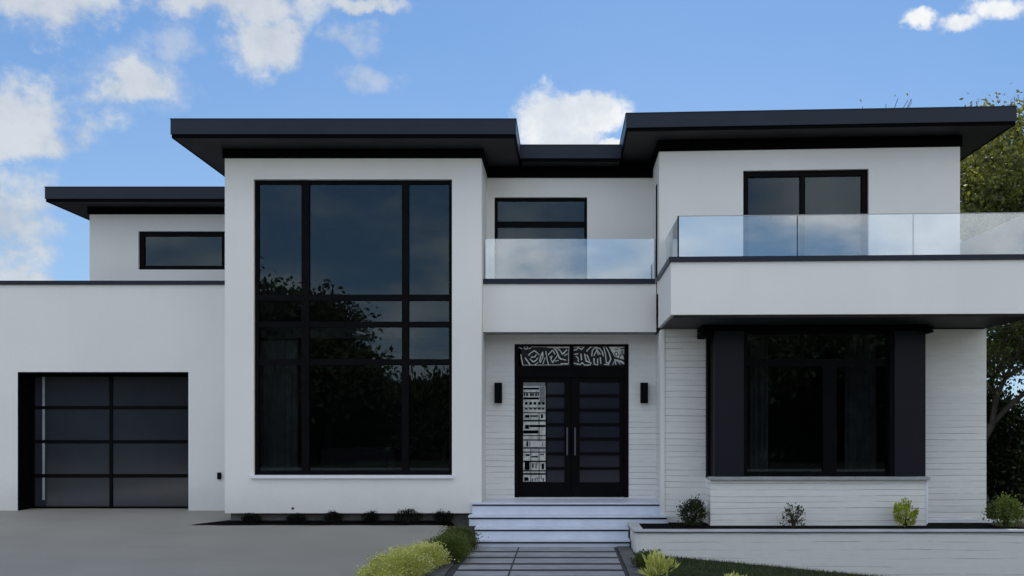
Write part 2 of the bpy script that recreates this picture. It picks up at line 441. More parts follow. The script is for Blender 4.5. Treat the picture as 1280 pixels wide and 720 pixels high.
# --- right block, upper floor
rx0, rx1 = PX(824, DR), PX(1200, DR)
rtop = PZ(190, DR)
sw0, sw1, sz1 = PX(929, DR), PX(1086, DR), PZ(211.5, DR)-.05
m = wall_mb(rx0, rx1, 3.7, rtop, DR, .3, [(sw0, sw1, 3.86, sz1)])
m.box(rx0, rx0+.25, DR+.3, DN+.6, 3.7, rtop); m.box(rx1-.25, rx1, DR+.3, 25.8, 3.7, rtop)
m.build('wall', M['white'], house, warp=tilt)
MB().box(rx0-.012, rx0-.001, 15.95, 16.1, 4.0, 5.55).build('slit_window', M['groove'], house)
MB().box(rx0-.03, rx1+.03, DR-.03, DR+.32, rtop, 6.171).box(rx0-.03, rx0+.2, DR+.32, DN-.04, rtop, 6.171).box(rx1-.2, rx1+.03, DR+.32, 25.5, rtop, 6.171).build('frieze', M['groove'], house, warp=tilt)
DRF = 15.1
roof(MX1, PX(1271, DRF), DRF, 26.4, 6.17, PZ(142, DRF), warp=tilt)
sd = window('sliding_door', sw0+.003, sw1-.003, 3.86, sz1-.003, DR+.05, [(PX(1001.5, DR), PX(1007.5, DR))], [], .09, .1, warp=tilt)
MB().box(PX(1012, DR), PX(1015, DR), DR+.015, DR+.048, 4.02, 4.1).build('handle', M['groove'], sd)
# balcony slab and parapet
bx0, bx1 = 1.55, 6.95
bzb, bzt = 3.105, 3.866
m = MB()
m.box(bx0, bx1, DBAL, DBAL+.2, bzb, bzt)
m.box(bx0, bx0+.2, DBAL+.2, DR-.001, bzb, bzt); m.box(bx1-.2, bx1, DBAL+.2, DR+4, bzb, bzt)
m.build('balcony_parapet', M['white'], house, warp=tilt)
MB().box(bx0+.2, bx1-.2, DBAL+.2, DR+.0, 3.4, 3.80).build('balcony_floor', M['kerb'], house, warp=tilt)
MB().box(bx0+.05, bx1-.05, DBAL+.06, DR+4, bzb-.035, bzb-.002).build('soffit', M['soffit'], house, warp=tilt)
c = MB().box(bx0-.03, bx1+.03, DBAL-.03, DBAL+.23, bzt+.001, bzt+.075)
c.box(bx0-.03, bx0+.23, DBAL+.23, DR-.03, bzt+.001, bzt+.075); c.box(bx1-.23, bx1+.03, DBAL+.23, DR+4, bzt+.001, bzt+.075)
c.build('coping', M['fascia'], house, warp=tilt)
gz = PZ(271, 13.95)
gxl = PX(848, 13.95); gxr = 6.80
cuts = [gxl, 3.42, 5.12, gxr]
for i in range(3):
    MB().box(cuts[i]+.008, cuts[i+1]-.008, 13.95, 13.962, bzt+.076, gz).build('balcony_glass', M['railglass'], house, warp=tilt)
MB().box(gxl, gxl+.012, 13.97, DR-.01, bzt+.076, gz).build('balcony_glass', M['railglass'], house, warp=tilt)
MB().box(gxr, gxr+.012, 13.97, DR+3.9, bzt+.076, gz).build('balcony_glass', M['railglass'], house, warp=tilt)
MB().box(gxl-.012, gxl+.006, 13.935, 13.967, bzt+.076, gz+.006).build('edge_post', M['black'], house, warp=tilt)
MB().box(gxl, gxr, 13.948, 13.964, gz+.001, gz+.010).box(gxl, gxl+.014, 13.965, DR-.01, gz+.001, gz+.010).box(gxr, gxr+.014, 13.965, DR+3.9, gz+.001, gz+.010).build('top_rail', M['sillgrey'], house, warp=tilt)

# --- right block, ground floor in painted ledge brick
kx0, kx1 = NX1, PX(1233, DK)
vx0, vx1 = PX(888, DW), PX(1158, DW)
vz0, vz1 = PZ(595.5, DW), 3.0
m = wall_mb(kx0, kx1, -.6, bzb-.036, DK, .3, [(vx0, vx1, -.6, bzb-.036)])
m.box(kx0, kx0+.2, DK+.3, DD+.01, -.6, bzb-.036); m.box(kx1-.2, kx1, DK+.3, 25.8, -.6, 3.7)
m.build('brick_wall', M['brick'], house)
MB().box(kx0-.03, kx0+.035, DK-.02, DK+.2, -.05, bzb-.05).build('corner_trim', M['white'], house)
MB().box(vx0, vx1, DW, DK+.25, -.6, vz0-.055).build('brick_wall', M['brick'], house)
MB().box(vx1-.005, vx1+.02, DW-.01, DW+.02, -.05, vz0-.06).build('corner_trim', M['sill'], house)
# box bay window
h0, h1 = PX(878, 14.85), PX(1168, 14.85)
bb = MB()
pl, pr = PX(893, DW), PX(1157, DW)
il, ir = PX(930, DW), PX(1118, DW)
bb.box(pl, pl+.03, DW+.01, DK, vz0, vz1); bb.box(pr-.03, pr, DW+.01, DK, vz0, vz1)
bb.box(il, ir, DW+.10, DW+.2, PZ(457, DW), PZ(448, DW))
bb.box(il, PX(934.5, DW), DW+.02, DW+.2, vz0, vz1); bb.box(PX(1113, DW), ir, DW+.02, DW+.2, vz0, vz1)
bb.box(PX(1031, DW), PX(1048, DW), DW+.10, DW+.19, vz0+.07, PZ(457.2, DW))
bb.box(PX(934.6, DW), PX(1112.9, DW), DW+.10, DW+.19, vz0, vz0+.068)
bb.box(PX(1003, DW), PX(1007, DW), DW+.11, DW+.19, PZ(447.8, DW), vz1-.051)
bb.box(PX(934.6, DW), PX(1112.9, DW), DW+.10, DW+.19, vz1-.05, vz1)
box = bb.build('box_window', M['black'], house)
MB().box(pl-.002, il-.003, DW, DW+.045, vz0, vz1-.001).build('side_panel', M['panelnavy'], box, bevel=.006)
MB().box(ir+.003, pr+.002, DW, DW+.045, vz0, vz1-.001).build('side_panel', M['panelnavy'], box, bevel=.006)
hd = MB().box(h0, h1, 14.85, DK, vz1+.002, bzb-.04)
hd.box(h0, h0+.14, 14.85, DK-.01, vz1-.10, vz1+.001); hd.box(h1-.13, h1, 14.85, DK-.01, vz1-.05, vz1+.001)
hd.build('header', M['groove'], box, bevel=.03)
for a, b, c_, d in ((934.5, 1031, 595, 457), (1048, 1113, 595, 457), (934.5, 1003, 448, 412), (1007, 1113, 448, 412)):
    MB().box(PX(a, DW), PX(b, DW), DW+.14, DW+.148, max(vz0+.06, PZ(c_, DW)), PZ(d, DW)).build('pane', M['glass'], box)
MB().box(vx0-.04, vx1+.04, DW-.07, DW+.05, vz0-.054, vz0-.004).build('sill', M['sillgrey'], box, bevel=.005)
room(vx0+.02, vx1-.02, DK+.3, 20, vz0-.3, 3.05)

# --- rear and closing walls
MB().box(GL, kx1, 25.8, 26, -.6, 3.7).box(ux0, rx1, 25.81, 25.99, 3.7, 6.05).build('rear_wall', M['white'], house)
MB().box(BX0+.3, rx1-.3, 21.2, 21.3, 0, 6).build('inner_wall', M['interior'], house)
MB().box(kx0, kx1-.25, DK+4.7, 25.7, 3.35, 3.69).build('first_floor', M['interior'], house)
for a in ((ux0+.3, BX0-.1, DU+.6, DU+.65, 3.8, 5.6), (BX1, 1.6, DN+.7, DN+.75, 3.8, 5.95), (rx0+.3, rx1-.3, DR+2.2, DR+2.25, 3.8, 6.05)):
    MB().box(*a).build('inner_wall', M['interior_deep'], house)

# --- front door
fd = thing  # (the door is a part of the house)
dz0 = LAND+.012
fr = MB()
def dX(p): return PX(p, DD+.06)
def dZ(p): return PZ(p, DD+.06)
Y0 = DD+.06
def fbox(a, b, c, d, y0=0, y1=.08): fr.box(dX(a), dX(b), Y0+y0, Y0+y1, dZ(c), dZ(d))
fr.box(dx0+.003, dx0+.075, DD+.01, DD+.16, dz0, dz1-.003); fr.box(dx1-.075, dx1-.003, DD+.01, DD+.16, dz0, dz1-.003)
fr.box(dx0+.076, dx1-.076, DD+.012, DD+.158, dz1-.04, dz1-.003)
fr.box(dx0+.076, dx1-.076, DD+.03, DD+.15, dZ(472), dZ(458))
fbox(712, 717, 457.7, 433, -.02, .06)
door = fr.build('front_door', M['black'], house)
def leaf(xa, xb, ga, gb, nm):
    m = MB(); zb, zt = dz0+.01, dZ(472.5)
    m.box(xa, dX(ga), Y0, Y0+.06, zb, zt); m.box(dX(gb), xb, Y0, Y0+.06, zb, zt)
    rows = [478, 494.5, 512.3, 530.5, 548.5, 567, 585.5, 603]
    m.box(dX(ga), dX(gb), Y0+.002, Y0+.058, zb, dZ(603)); m.box(dX(ga), dX(gb), Y0+.002, Y0+.058, dZ(478), zt)
    for r in rows[1:-1]: m.box(dX(ga), dX(gb), Y0+.004, Y0+.056, dZ(r+2), dZ(r-1.6))
    lf = m.build('door_leaf', M['black'], door, bevel=.003)
    return lf, rows
la, rows = leaf(dx0+.078, dX(713.4), 682.5 if False else 653.5, 705.5, 'l')
lb, _ = leaf(dX(714), dx1-.078, 724.5, 774.5, 'r')
def panes(xa, xb):
    g = MB()
    for i in range(7): g.box(dX(xa), dX(xb), Y0+.03, Y0+.036, dZ(rows[i+1]-1.7 if i < 6 else 603), dZ(rows[i]+(2.1 if i else 0)))
    g.build('pane', M['doorpane'], door)
panes(683.5, 705.5); panes(724.5, 774.5)
for xx in (709, 718.8):
    h = MB().box(dX(xx)-.014, dX(xx)+.014, Y0-.075, Y0-.047, dZ(569), dZ(534.5))
    h.box(dX(xx)-.008, dX(xx)+.008, Y0-.047, Y0-.001, dZ(563), dZ(561)); h.box(dX(xx)-.008, dX(xx)+.008, Y0-.047, Y0-.001, dZ(541), dZ(539))
    h.build('handle', M['steel'], door, bevel=.003)
# building-like reflection in the left leaf, drawn with pale and dark pieces
def strip():
    lt, gy, bk = MB(), MB(), MB(); y = Y0-.004
    lt.box(dX(654), dX(682), y, y+.006, dZ(602), dZ(482.5))
    def z2(X, Y): return 640+X/5.54, 500+Y/5.54
    def z1(X, Y): return 640+X/8.473, 425+Y/8.473
    def rect(b, f, x0, y0, x1, y1, o):
        a = f(x0, y0); c = f(x1, y1); b.box(dX(a[0]), dX(c[0]), y-o, y-.0005, dZ(c[1]), dZ(a[1]))
    rect(gy, z1, 120, 450, 350, 488, .002); rect(gy, z1, 292, 492, 350, 680, .0015)
    for a in ((120, 505, 288, 525), (120, 608, 288, 630), (120, 553, 288, 563)): rect(bk, z1, *a, .003)
    for x in (125, 150, 190, 215, 245, 270): rect(bk, z1, x, 565, x+14+((x*7) % 9), 593, .0035)
    for a in ((78, 85, 232, 91), (78, 138, 232, 149), (120, 172, 232, 188), (78, 210, 183, 232), (78, 243, 232, 249), (78, 273, 232, 281), (78, 327, 232, 337),
              (78, 357, 232, 364), (78, 420, 232, 430), (78, 486, 232, 494), (78, 506, 232, 518), (185, 85, 190, 285), (128, 340, 133, 566), (185, 340, 190, 566), (78, 52, 232, 56)): rect(bk, z2, *a, .003)
    for x in (90, 120, 150, 180, 208): rect(bk, z2, x, 14, x+18, 33, .0036)
    for x in (88, 120, 150, 178, 206): rect(bk, z2, x, 57, x+20, 66, .0036)
    for a in ((90, 103, 120, 122), (125, 106, 180, 116), (200, 98, 215, 126), (90, 172, 118, 200), (84, 212, 95, 228), (100, 287, 112, 322), (122, 290, 127, 324), (208, 290, 212, 322),
              (95, 375, 122, 388), (135, 388, 180, 398), (196, 372, 222, 380), (88, 430, 122, 484), (140, 438, 150, 470), (163, 435, 170, 475), (205, 440, 222, 480),
              (85, 535, 115, 560), (140, 540, 146, 560), (158, 540, 164, 560), (172, 535, 177, 560), (200, 525, 205, 550), (212, 540, 220, 562)): rect(bk, z2, *a, .0038)
    o = lt.build('painted_reflection', M['stripreflect'], door); gy.build('painted_reflection_grey', M['reflgrey'], o); bk.build('painted_reflection_dark', M['groove'], o)
strip()
# swirl pattern in the transom lights
def transom():
    bkm = MB(); yb = Y0+.012
    bkm.box(dX(651.5), dX(711.8), yb, yb+.01, dZ(457.6), dZ(432)); bkm.box(dX(717.2), dX(782.5), yb, yb+.01, dZ(457.6), dZ(431.5))
    o = bkm.build('transom_glass', M['panelnavy'], door)
    lt, dk = MB(), MB()
    def rib(b, pts, w, lev=1):
        P = [(dX(640+x/8.473), dZ(425+y/8.473)) for x, y in pts]; w = w/8.473/F*DD/2; yy = yb-.0025*lev
        for (a, b2), (c, d) in zip(P, P[1:]):
            l = math.hypot(c-a, d-b2) or 1; nx, ny = -(d-b2)/l*w, (c-a)/l*w; ex, ey = (c-a)/l*w*.6, (d-b2)/l*w*.6
            k = rnd.random()*.0009
            b.quad((a+nx-ex, yy-k, b2+ny-ey), (a-nx-ex, yy-k, b2-ny-ey), (c-nx+ex, yy-k, d-ny+ey), (c+nx+ex, yy-k, d+ny+ey))
    def circ(b, x, y, rx, ry, w, lev=1): rib(b, [(x+rx*math.cos(t*math.pi/5), y+ry*math.sin(t*math.pi/5)) for t in range(11)], w, lev)
    A = [([(50,65),(100,92)],12),([(180,92),(215,72),(250,70),(380,70)],9),([(375,72),(605,76)],19),([(92,155),(104,215),(115,265)],10),([(112,266),(520,263)],6),([(140,190),(190,260)],12),
     ([(175,160),(205,132),(237,112),(262,132),(287,155)],13),([(203,182),(240,178),(256,158)],13),([(190,200),(225,232),(255,215),(273,190)],11),([(292,232),(300,180),(325,128),(327,180),(300,236)],12),
     ([(358,120),(370,200),(387,260)],9),([(328,252),(350,190)],8),([(385,155),(425,110)],12),([(432,108),(455,150)],12),([(400,182),(425,170),(412,205),(432,242)],10),([(432,235),(470,180),(492,150)],10),
     ([(440,82),(470,110),(500,185),(520,203)],14),([(478,82),(508,110),(535,150),(580,105)],14),([(520,200),(570,212)],10),([(555,165),(600,140)],10),([(520,253),(597,253)],14),([(601,75),(598,258)],7),
     ([(240,262),(275,240)],8),([(455,225),(490,215)],8),
     ([(655,78),(720,70),(770,68)],10),([(680,105),(705,80),(735,100),(765,70)],12),([(655,108),(690,95)],12),([(790,118),(825,80),(855,66)],13),([(655,152),(700,145)],10),([(678,172),(700,190),(702,228)],10),
     ([(730,148),(737,210)],12),([(770,150),(785,222),(830,240)],13),([(795,158),(822,222)],11),([(845,168),(850,115),(880,72),(930,88),(958,130),(966,168)],13),([(882,75),(935,150)],11),([(868,165),(895,110),(915,155)],10),
     ([(868,195),(870,255),(908,262),(906,200)],11),([(935,185),(940,250)],11),([(970,68),(990,150),(1000,240),(1025,247),(1047,200),(1030,140),(995,72)],12),([(655,245),(720,260),(742,240),(770,265),(825,265),(838,240)],11),
     ([(980,258),(1028,262)],10),([(1090,210),(1150,225),(1205,258)],20),([(1092,210),(1100,258)],10),([(1120,228),(1150,255)],9),([(1065,262),(1085,225)],8)]
    for p, w in A: rib(lt, p, w)
    circ(lt, 148, 82, 20, 14, 10)
    P = [(1020,64),(1206,60),(1206,202),(1170,205),(1085,175),(1060,130)]
    n = len(lt.v); lt.v += [(dX(640+x/8.473), yb-.0022, dZ(425+y/8.473)) for x, y in P]; lt.f.append(tuple(range(n, n+6)))
    circ(dk, 1105, 150, 18, 20, 8, 3)
    for p, w in (([(1138,188),(1165,112),(1190,190)],8),([(1130,160),(1192,155)],7),([(1093,98),(1118,98)],6),([(1150,94),(1182,90)],12)): rib(dk, p, w, 3)
    lt.build('swirl_pattern', M['art'], o); dk.build('dark_marks', M['groove'], o)
transom()
MB().box(dx0-.03, dx1+.03, DD-.07, DD+.17, LAND+.001, LAND+.011).build('threshold', M['sill'], door)
# outlet box on the garage wall, vent dot on the bay
MB().box(PX(272.5, DG), PX(277, DG), DG-.05, DG-.001, PZ(599, DG), PZ(590.5, DG)).build('outlet_box', M['black'], house, bevel=.006)
MB().tube((PX(366, DB), DB-.006, PZ(635.5, DB)), (PX(366, DB), DB+.004, PZ(635.5, DB)), .02, .02, 12, True).build('vent_cap', M['groove'], house)

# --- wall lamps
for px, lab in ((623, 'slim black wall lamp on the brick to the left of the double front door'), (805, 'slim black wall lamp on the brick to the right of the double front door')):
    x = PX(px, DD-.05); z0, z1 = PZ(504, DD-.05), PZ(478.5, DD-.05)
    t = thing('wall_lamp', (x, DD-.05, z0), lab, 'wall lamp', 'wall lamps beside the front door')
    MB().box(x-.03, x+.03, DD-.03, DD-.001, z0+.08, z1-.08).build('bracket', M['black'], t)
    MB().box(x-.065, x+.065, DD-.12, DD-.031, z0, z1).build('lamp_shade', M['black'], t, bevel=.006)
    MB().box(x-.045, x+.045, DD-.105, DD-.045, z0-.006, z0-.001).build('diffuser', M['sillgrey'], t)

# ------------------------------------------------------------ furniture seen through the glass
def curtain(x0, x1, y, z0, z1, lab, folds=7):
    m = MB(); k = folds*6
    for i in range(k):
        a, b = i/k, (i+1)/k
        ya = y+.04*math.sin(a*folds*2*math.pi)+.015*math.sin(a*17); yb = y+.04*math.sin(b*folds*2*math.pi)+.015*math.sin(b*17)
        m.quad((x0+(x1-x0)*a, ya, z0), (x0+(x1-x0)*b, yb, z0), (x0+(x1-x0)*b, yb, z1), (x0+(x1-x0)*a, ya, z1))
    tag(m.build('curtain', M['curtain'], smooth=True), lab, 'curtain')
curtain(PX(322, 16.2), PX(372, 16.2), 16.25, .35, 2.95, 'dark grey curtain behind the left column of panes in the tall bay window', 6)
curtain(PX(938, 15.9), PX(960, 15.9), 15.9, .5, 2.95, 'grey curtain at the left edge of the box window on the brick wall', 3)
curtain(PX(1056, 15.9), PX(1095, 15.9), 15.9, .5, 2.95, 'wide grey curtain inside the right pane of the box window', 5)
sf = thing('sofa', (PX(440, 17.5), 17.5, .3), 'pale grey sofa seen dimly at the bottom of the tall bay window', 'sofa')
sx = PX(440, 17.5)
MB().box(sx-.7, sx+.7, 17.2, 17.9, .42, .74).build('seat', M['sofa'], sf, bevel=.05)
MB().box(sx-.7, sx+.7, 17.9, 18.1, .42, 1.1).build('backrest', M['sofa'], sf, bevel=.05)
MB().box(sx-.85, sx-.705, 17.15, 18.1, .42, .95).build('armrest', M['sofa'], sf, bevel=.04)
MB().box(sx+.705, sx+.85, 17.15, 18.1, .42, .95).build('armrest', M['sofa'], sf, bevel=.04)
for dx in (-.75, .75):
    MB().tube((sx+dx, 17.3, .3), (sx+dx, 17.3, .42), .02, .03, 8, True).build('leg', M['black'], sf)
    MB().tube((sx+dx, 18.0, .3), (sx+dx, 18.0, .42), .02, .03, 8, True).build('leg', M['black'], sf)

# ------------------------------------------------------------ ground
def lerp(tab, x):
    if x <= tab[0][0]: return tab[0][1]
    for (a, b), (c, d) in zip(tab, tab[1:]):
        if x <= c: return b+(d-b)*(x-a)/(c-a)
    return tab[-1][1]
def sm(a, b, x):
    t = max(0, min(1, (x-a)/(b-a))); return t*t*(3-2*t)
def H(x, y):
    hd_ = lerp([(-6, -.70), (5, -.60), (11, -.46), (15.5, -.125), (16.84, -.004), (18, 0)], y)
    hp = lerp([(-6, -.70), (5, -.60), (10, -.44), (12, -.402), (30, -.402)], y)
    hl = -.41 - .095*max(0, min(x-1.1, 5.5))
    hl = hl*sm(5, 11, y) + lerp([(-6, -.70), (5, -.62), (11, -.5)], y)*(1-sm(5, 11, y))
    t = sm(-1.95, -1.5, x); u = sm(.95, 1.3, x)
    return (hd_*(1-t)+hp*t)*(1-u)+hl*u
def sheet(name, xs, ys, mat, dz, pred=None, label=None):
    v = []; f = []; idx = {}
    for j, y in enumerate(ys):
        for i, x in enumerate(xs): idx[i, j] = len(v); v.append((x, y, H(x, y)+dz))
    for j in range(len(ys)-1):
        for i in range(len(xs)-1): f.append((idx[i, j], idx[i+1, j], idx[i+1, j+1], idx[i, j+1]))
    m = MB(); m.v = v; m.f = f
    return tag(m.build(name, mat, smooth=True), kind='structure')
def rng(a, b, n): return [a+(b-a)*i/n for i in range(n+1)]
gx = [-900, -300, -100, -40] + rng(-20, -2, 18) + rng(-1.95, -1.5, 6) + rng(-1.3, .9, 8) + rng(.95, 1.3, 4) + rng(1.5, 8, 20) + [12, 20, 40, 100, 300, 900]
gy = [-900, -300, -100, -40, -20, -6, 0, 3, 5] + rng(6, 18, 36) + [20, 26, 40, 100, 300, 900]
sheet('ground', gx, gy, M['lawn'], 0)
dxs = rng(-15.4, -2, 26)+[-1.9, -1.8, -1.72]
sheet('driveway', dxs, [-6, 0, 3, 5]+rng(6, 16.8, 34)+[17.2], M['drive'], .004)
# mulch bed under the bay
b = MB(); xk = [PX(240, 15.5), PX(262, 15.5), BX0] + rng(BX0+.1, BX1-.02, 24)
def bed_back(x): return 15.86 if x > BX0-.01 else 15.50+.36*max(0, (x-xk[0]))/(BX0-xk[0])
def bed_front(x): return 15.47+.012*math.sin(x*5)+.008*math.sin(x*13+1)
for a, c in zip(xk, xk[1:]):
    ya, yc = bed_front(a), bed_front(c)
    b.quad((a, ya, H(a, ya)+.016), (c, yc, H(c, yc)+.016), (c, bed_back(c), H(c, bed_back(c))+.016), (a, bed_back(a), H(a, bed_back(a))+.016))
tag(b.build('soil', M['soil']), kind='structure')
# path: bedding, paver slabs in two columns, border strip
pb = MB(); ys = rng(3, 14.9, 30)
for a, c in zip(ys, ys[1:]): pb.quad((-1.5, a, H(-1.4, a)+.004), (.82, a, H(0, a)+.004), (.82, c, H(0, c)+.004), (-1.5, c, H(-1.4, c)+.004))
tag(pb.build('path', M['pathbase']), kind='structure')
ps = MB(); y = 14.80; k = 0
while y > 3.2:
    d = .56+.08*rnd.random(); hgt = .004
    for a, c in ((-1.40, -.715), (-.69, .77)):
        y0, y1 = y-d+.19, y; j = rnd.random()*.002
        z0 = H(0, y0)+.006; z1 = H(0, y1)+.006
        n = len(ps.v)
        ps.v += [(a, y0, z0), (c, y0, z0), (c, y1, z1), (a, y1, z1), (a, y0, z0+hgt+j), (c, y0, z0+hgt+j), (c, y1, z1+hgt+j), (a, y1, z1+hgt+j)]
        for f in ((0,3,2,1),(4,5,6,7),(0,1,5,4),(1,2,6,5),(2,3,7,6),(3,0,4,7)): ps.f.append(tuple(n+i for i in f))
    y -= d
tag(ps.build('path_paving', M['paver']), kind='structure')
bd = MB()
for a, c in zip(ys, ys[1:]):
    bd.quad((-1.86, a, H(-1.5, a)+.02), (-1.505, a, H(-1.5, a)+.02), (-1.505, c, H(-1.5, c)+.02), (-1.86, c, H(-1.5, c)+.02))
    bd.quad((.824, a, H(.9, a)+.02), (1.02, a, H(.9, a)+.02), (1.02, c, H(.9, c)+.02), (.824, c, H(.9, c)+.02))
tag(bd.build('path_border', M['border']), kind='structure')

# steps
st = thing('entry_steps', (0, 15.2, -.4), 'four wide pale steps rising to the black double front door', 'steps')
S = [(15.62, PX(590, 15.6), 1.69, .045, LAND), (15.34, PX(586, 15.32), 1.66, -.12, .045), (15.08, PX(594, 15.06), 1.02, -.285, -.12), (14.84, PX(594, 14.85), 1.02, -.40, -.285)]
yb = DD-.001
for i, (yf, xa, xb, zb, zt) in enumerate(S):
    back = yb if i == 0 else S[i-1][0]+.05
    xa0 = BX1+.002 if i == 0 else xa
    m = MB()
    m.box(xa, xb, yf+.025, (DB-.002 if i == 0 else back), zb, zt-.03)
    if i == 0: m.box(BX1+.003, min(xb, NX1-.003), DB-.0019, DD-.002, zb, zt-.03)
    m.build('riser', M['step'], st)
    t = MB().box(xa-.012, xb+.01, yf, (DB-.002 if i == 0 else back-.02), zt-.029, zt)
    if i == 0: t.box(BX1+.003, min(xb, NX1-.003), DB-.0019, DD-.002, zt-.029, zt)
    t.build('tread', M['step'], st)
    MB().box(xa+.002, xb-.002, yf+.012, yf+.0245, zt-.052, zt-.0295).build('painted_shadow_line', M['groove'], st)  # black strip drawn in as the shade under the tread nosing

# planter
pt = thing('raised_planter', (4, 14.5, -.9), 'long low white brick planter box with a pale metal cap below the box window', 'planter')
px0, px1, pyf = 1.05, 9.5, 14.2
ztop = -.055
def body(x0, x1, y0, y1):
    return MB().box(x0, x1, y0, y1, -1.3, ztop-.045)
m = MB(); w = .13
m.prism([(px0, 15.33), (px0, pyf+.10), (px0+.03, pyf+.03), (px0+.10, pyf), (px1, pyf), (px1, pyf+w), (px0+w, pyf+w), (px0+w, 15.33)], -1.3, ztop-.035)
m.build('brick_wall', M['brick2'], pt)
MB().prism([(px0-.004, 15.31), (px0-.004, pyf+.10), (px0+.03, pyf+.02), (px0+.10, pyf-.004), (px1, pyf-.004), (px1, pyf+.02), (px0+.02, 15.31)], ztop-.05, ztop-.0352).build('painted_shadow_line', M['groove'], pt)  # black band put in as the shade below the cap
m = MB().prism([(px0-.03, 15.32), (px0-.03, pyf+.08), (px0, pyf+.01), (px0+.07, pyf-.03), (px1, pyf-.03), (px1, pyf+w+.0), (px0+w+.01, pyf+w), (px0+w+.01, 15.32)], ztop-.0345, ztop)
m.build('cap', M['rim'], pt, bevel=.006)
MB().box(px0+w+.02, 1.68, pyf+w+.01, 15.33, -.4, -.075).box(1.69, px1, pyf+w+.01, DW-.002, -.4, -.075).box(1.70, vx0-.002, DW-.002, DK-.001, -.4, -.075).box(vx1+.03, px1, DW-.002, DK-.001, -.4, -.075).build('soil', M['soil'], pt)
MB().box(vx1+.04, 7.35, DK-.06, DK-.012, -.075, -.02).build('back_edging', M['sill'], pt)

# ------------------------------------------------------------ plants
def leaf_mesh(points, size, rr, flat=.6, up=.4, aspect=.55):
    """points = (pos, outward) -> kite shaped folded leaves"""
    v = []; f = []
    for p, o in points:
        s = size*(.6+.8*rr.random())
        d = Vector((rr.gauss(0, 1), rr.gauss(0, 1), rr.gauss(0, 1)))
        d = (d.normalized()*flat + o*.7 + Vector((0, 0, up))).normalized()
        q = Vector((rr.gauss(0, 1), rr.gauss(0, 1), rr.gauss(0, 1))).cross(d)
        if q.length < 1e-4: continue
        q.normalize()
        a = p; c = p+d*s; b1 = p+d*s*.45+q*s*aspect*.5; b2 = p+d*s*.45-q*s*aspect*.5
        n = len(v); v += [tuple(a), tuple(b1), tuple(c), tuple(b2)]; f.append((n, n+1, n+2, n+3))
    m = MB(); m.v = v; m.f = f; return m

def shrub(name, c, rx, ry, h, n, size, mat, label, cat='shrub', group=None, seed=1, lump=.25, sparse=0, stems=9, core=True, up=.4, spiky=False):
    rr = random.Random(seed); c = Vector(c)
    t = thing(name, c, label, cat, group)
    sm_ = MB(); pts = []
    cc = c+Vector((0, 0, h*.46)); rz = h*.54
    clumps = []
    for i in range(stems*3):
        a = rr.random()*2*math.pi; e = math.asin(max(-1, min(1, rr.uniform(-.7, 1))))
        d = Vector((math.cos(a)*math.cos(e), math.sin(a)*math.cos(e), math.sin(e)))
        k = rr.uniform(.55, 1.0 + (.25 if sparse else 0))
        tip = cc+Vector((d.x*rx*k, d.y*ry*k, d.z*rz*k))
        clumps.append((tip, d))
        if i < stems*2:
            mid = c+Vector((d.x*rx*.25, d.y*ry*.25, h*.3))
            sm_.tube(c+Vector((rr.gauss(0, .01), rr.gauss(0, .01), -.03)), mid, .012*h/.4+.004, .006, 5); sm_.tube(mid, tip, .006, .002, 4)
    for i in range(n):
        if rr.random() < (.85 if sparse else .45):
            tip, d = rr.choice(clumps); s = (.16 if sparse else .28)*min(rx, rz)*2
            p = tip+Vector((rr.gauss(0, 1), rr.gauss(0, 1), rr.gauss(0, .8)))*s*.5
        else:
            d = Vector((rr.gauss(0, 1), rr.gauss(0, 1), rr.gauss(0, 1))).normalized()
            q = noise.noise(d*2.3+c*3)*lump+1
            k = q*(rr.random()**.35)
            p = cc+Vector((d.x*rx*k, d.y*ry*k, d.z*rz*k))
        if p.z < c.z+.005: p.z = c.z+rr.random()*.05
        pts.append((p, (p-cc).normalized() if (p-cc).length > 1e-4 else Vector((0, 0, 1))))
    leaf_mesh(pts, size, rr, up=up, aspect=.25 if spiky else .6).build('foliage', mat, t)
    sm_.build('stem', M['stemdark'], t)
    return t

SO = -.075
G1 = 'shrubs planted in the raised planter'
shrub('shrub', (PX(866, 15.05), 15.05, SO), .18, .17, .40, 2400, .032, M['leaf_dark'], 'dark green rounded shrub in the planter beside the steps', group=G1, seed=3, core=False)
shrub('shrub', (PX(992, 14.75), 14.75, SO), .14, .13, .34, 420, .032, M['leaf_dark'], 'thin spiky dark shrub in the planter below the middle of the box window', group=G1, seed=4, sparse=1, stems=16, up=.9)
shrub('shrub', (PX(1131, 14.75), 14.75, SO), .15, .14, .38, 800, .04, M['leaf_lime'], 'yellow green open shrub in the planter below the right end of the box window', group=G1, seed=5, sparse=1, stems=12, up=1.2)
shrub('shrub', (PX(1257, 14.9), 14.9, SO), .25, .22, .46, 2600, .034, M['leaf_green'], 'light green bushy shrub in the planter past the right corner of the brick wall', group=G1, seed=6, sparse=0, stems=14)
# low plants under the bay
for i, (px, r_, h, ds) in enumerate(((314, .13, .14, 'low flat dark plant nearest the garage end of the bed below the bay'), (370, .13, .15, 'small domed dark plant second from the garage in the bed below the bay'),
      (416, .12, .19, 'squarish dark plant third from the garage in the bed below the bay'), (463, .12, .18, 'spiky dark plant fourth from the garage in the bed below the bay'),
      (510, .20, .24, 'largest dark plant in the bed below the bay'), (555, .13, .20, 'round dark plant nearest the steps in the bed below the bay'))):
    x = PX(px, 15.68); shrub('low_plant', (x, 15.68, H(x, 15.68)+.01), r_*1.15, .09, h*.92, 2200, .022, M['leaf_black'], ds, 'plant', 'low plants in the bed below the bay', seed=20+i, stems=6, up=1 if i == 3 else .3)
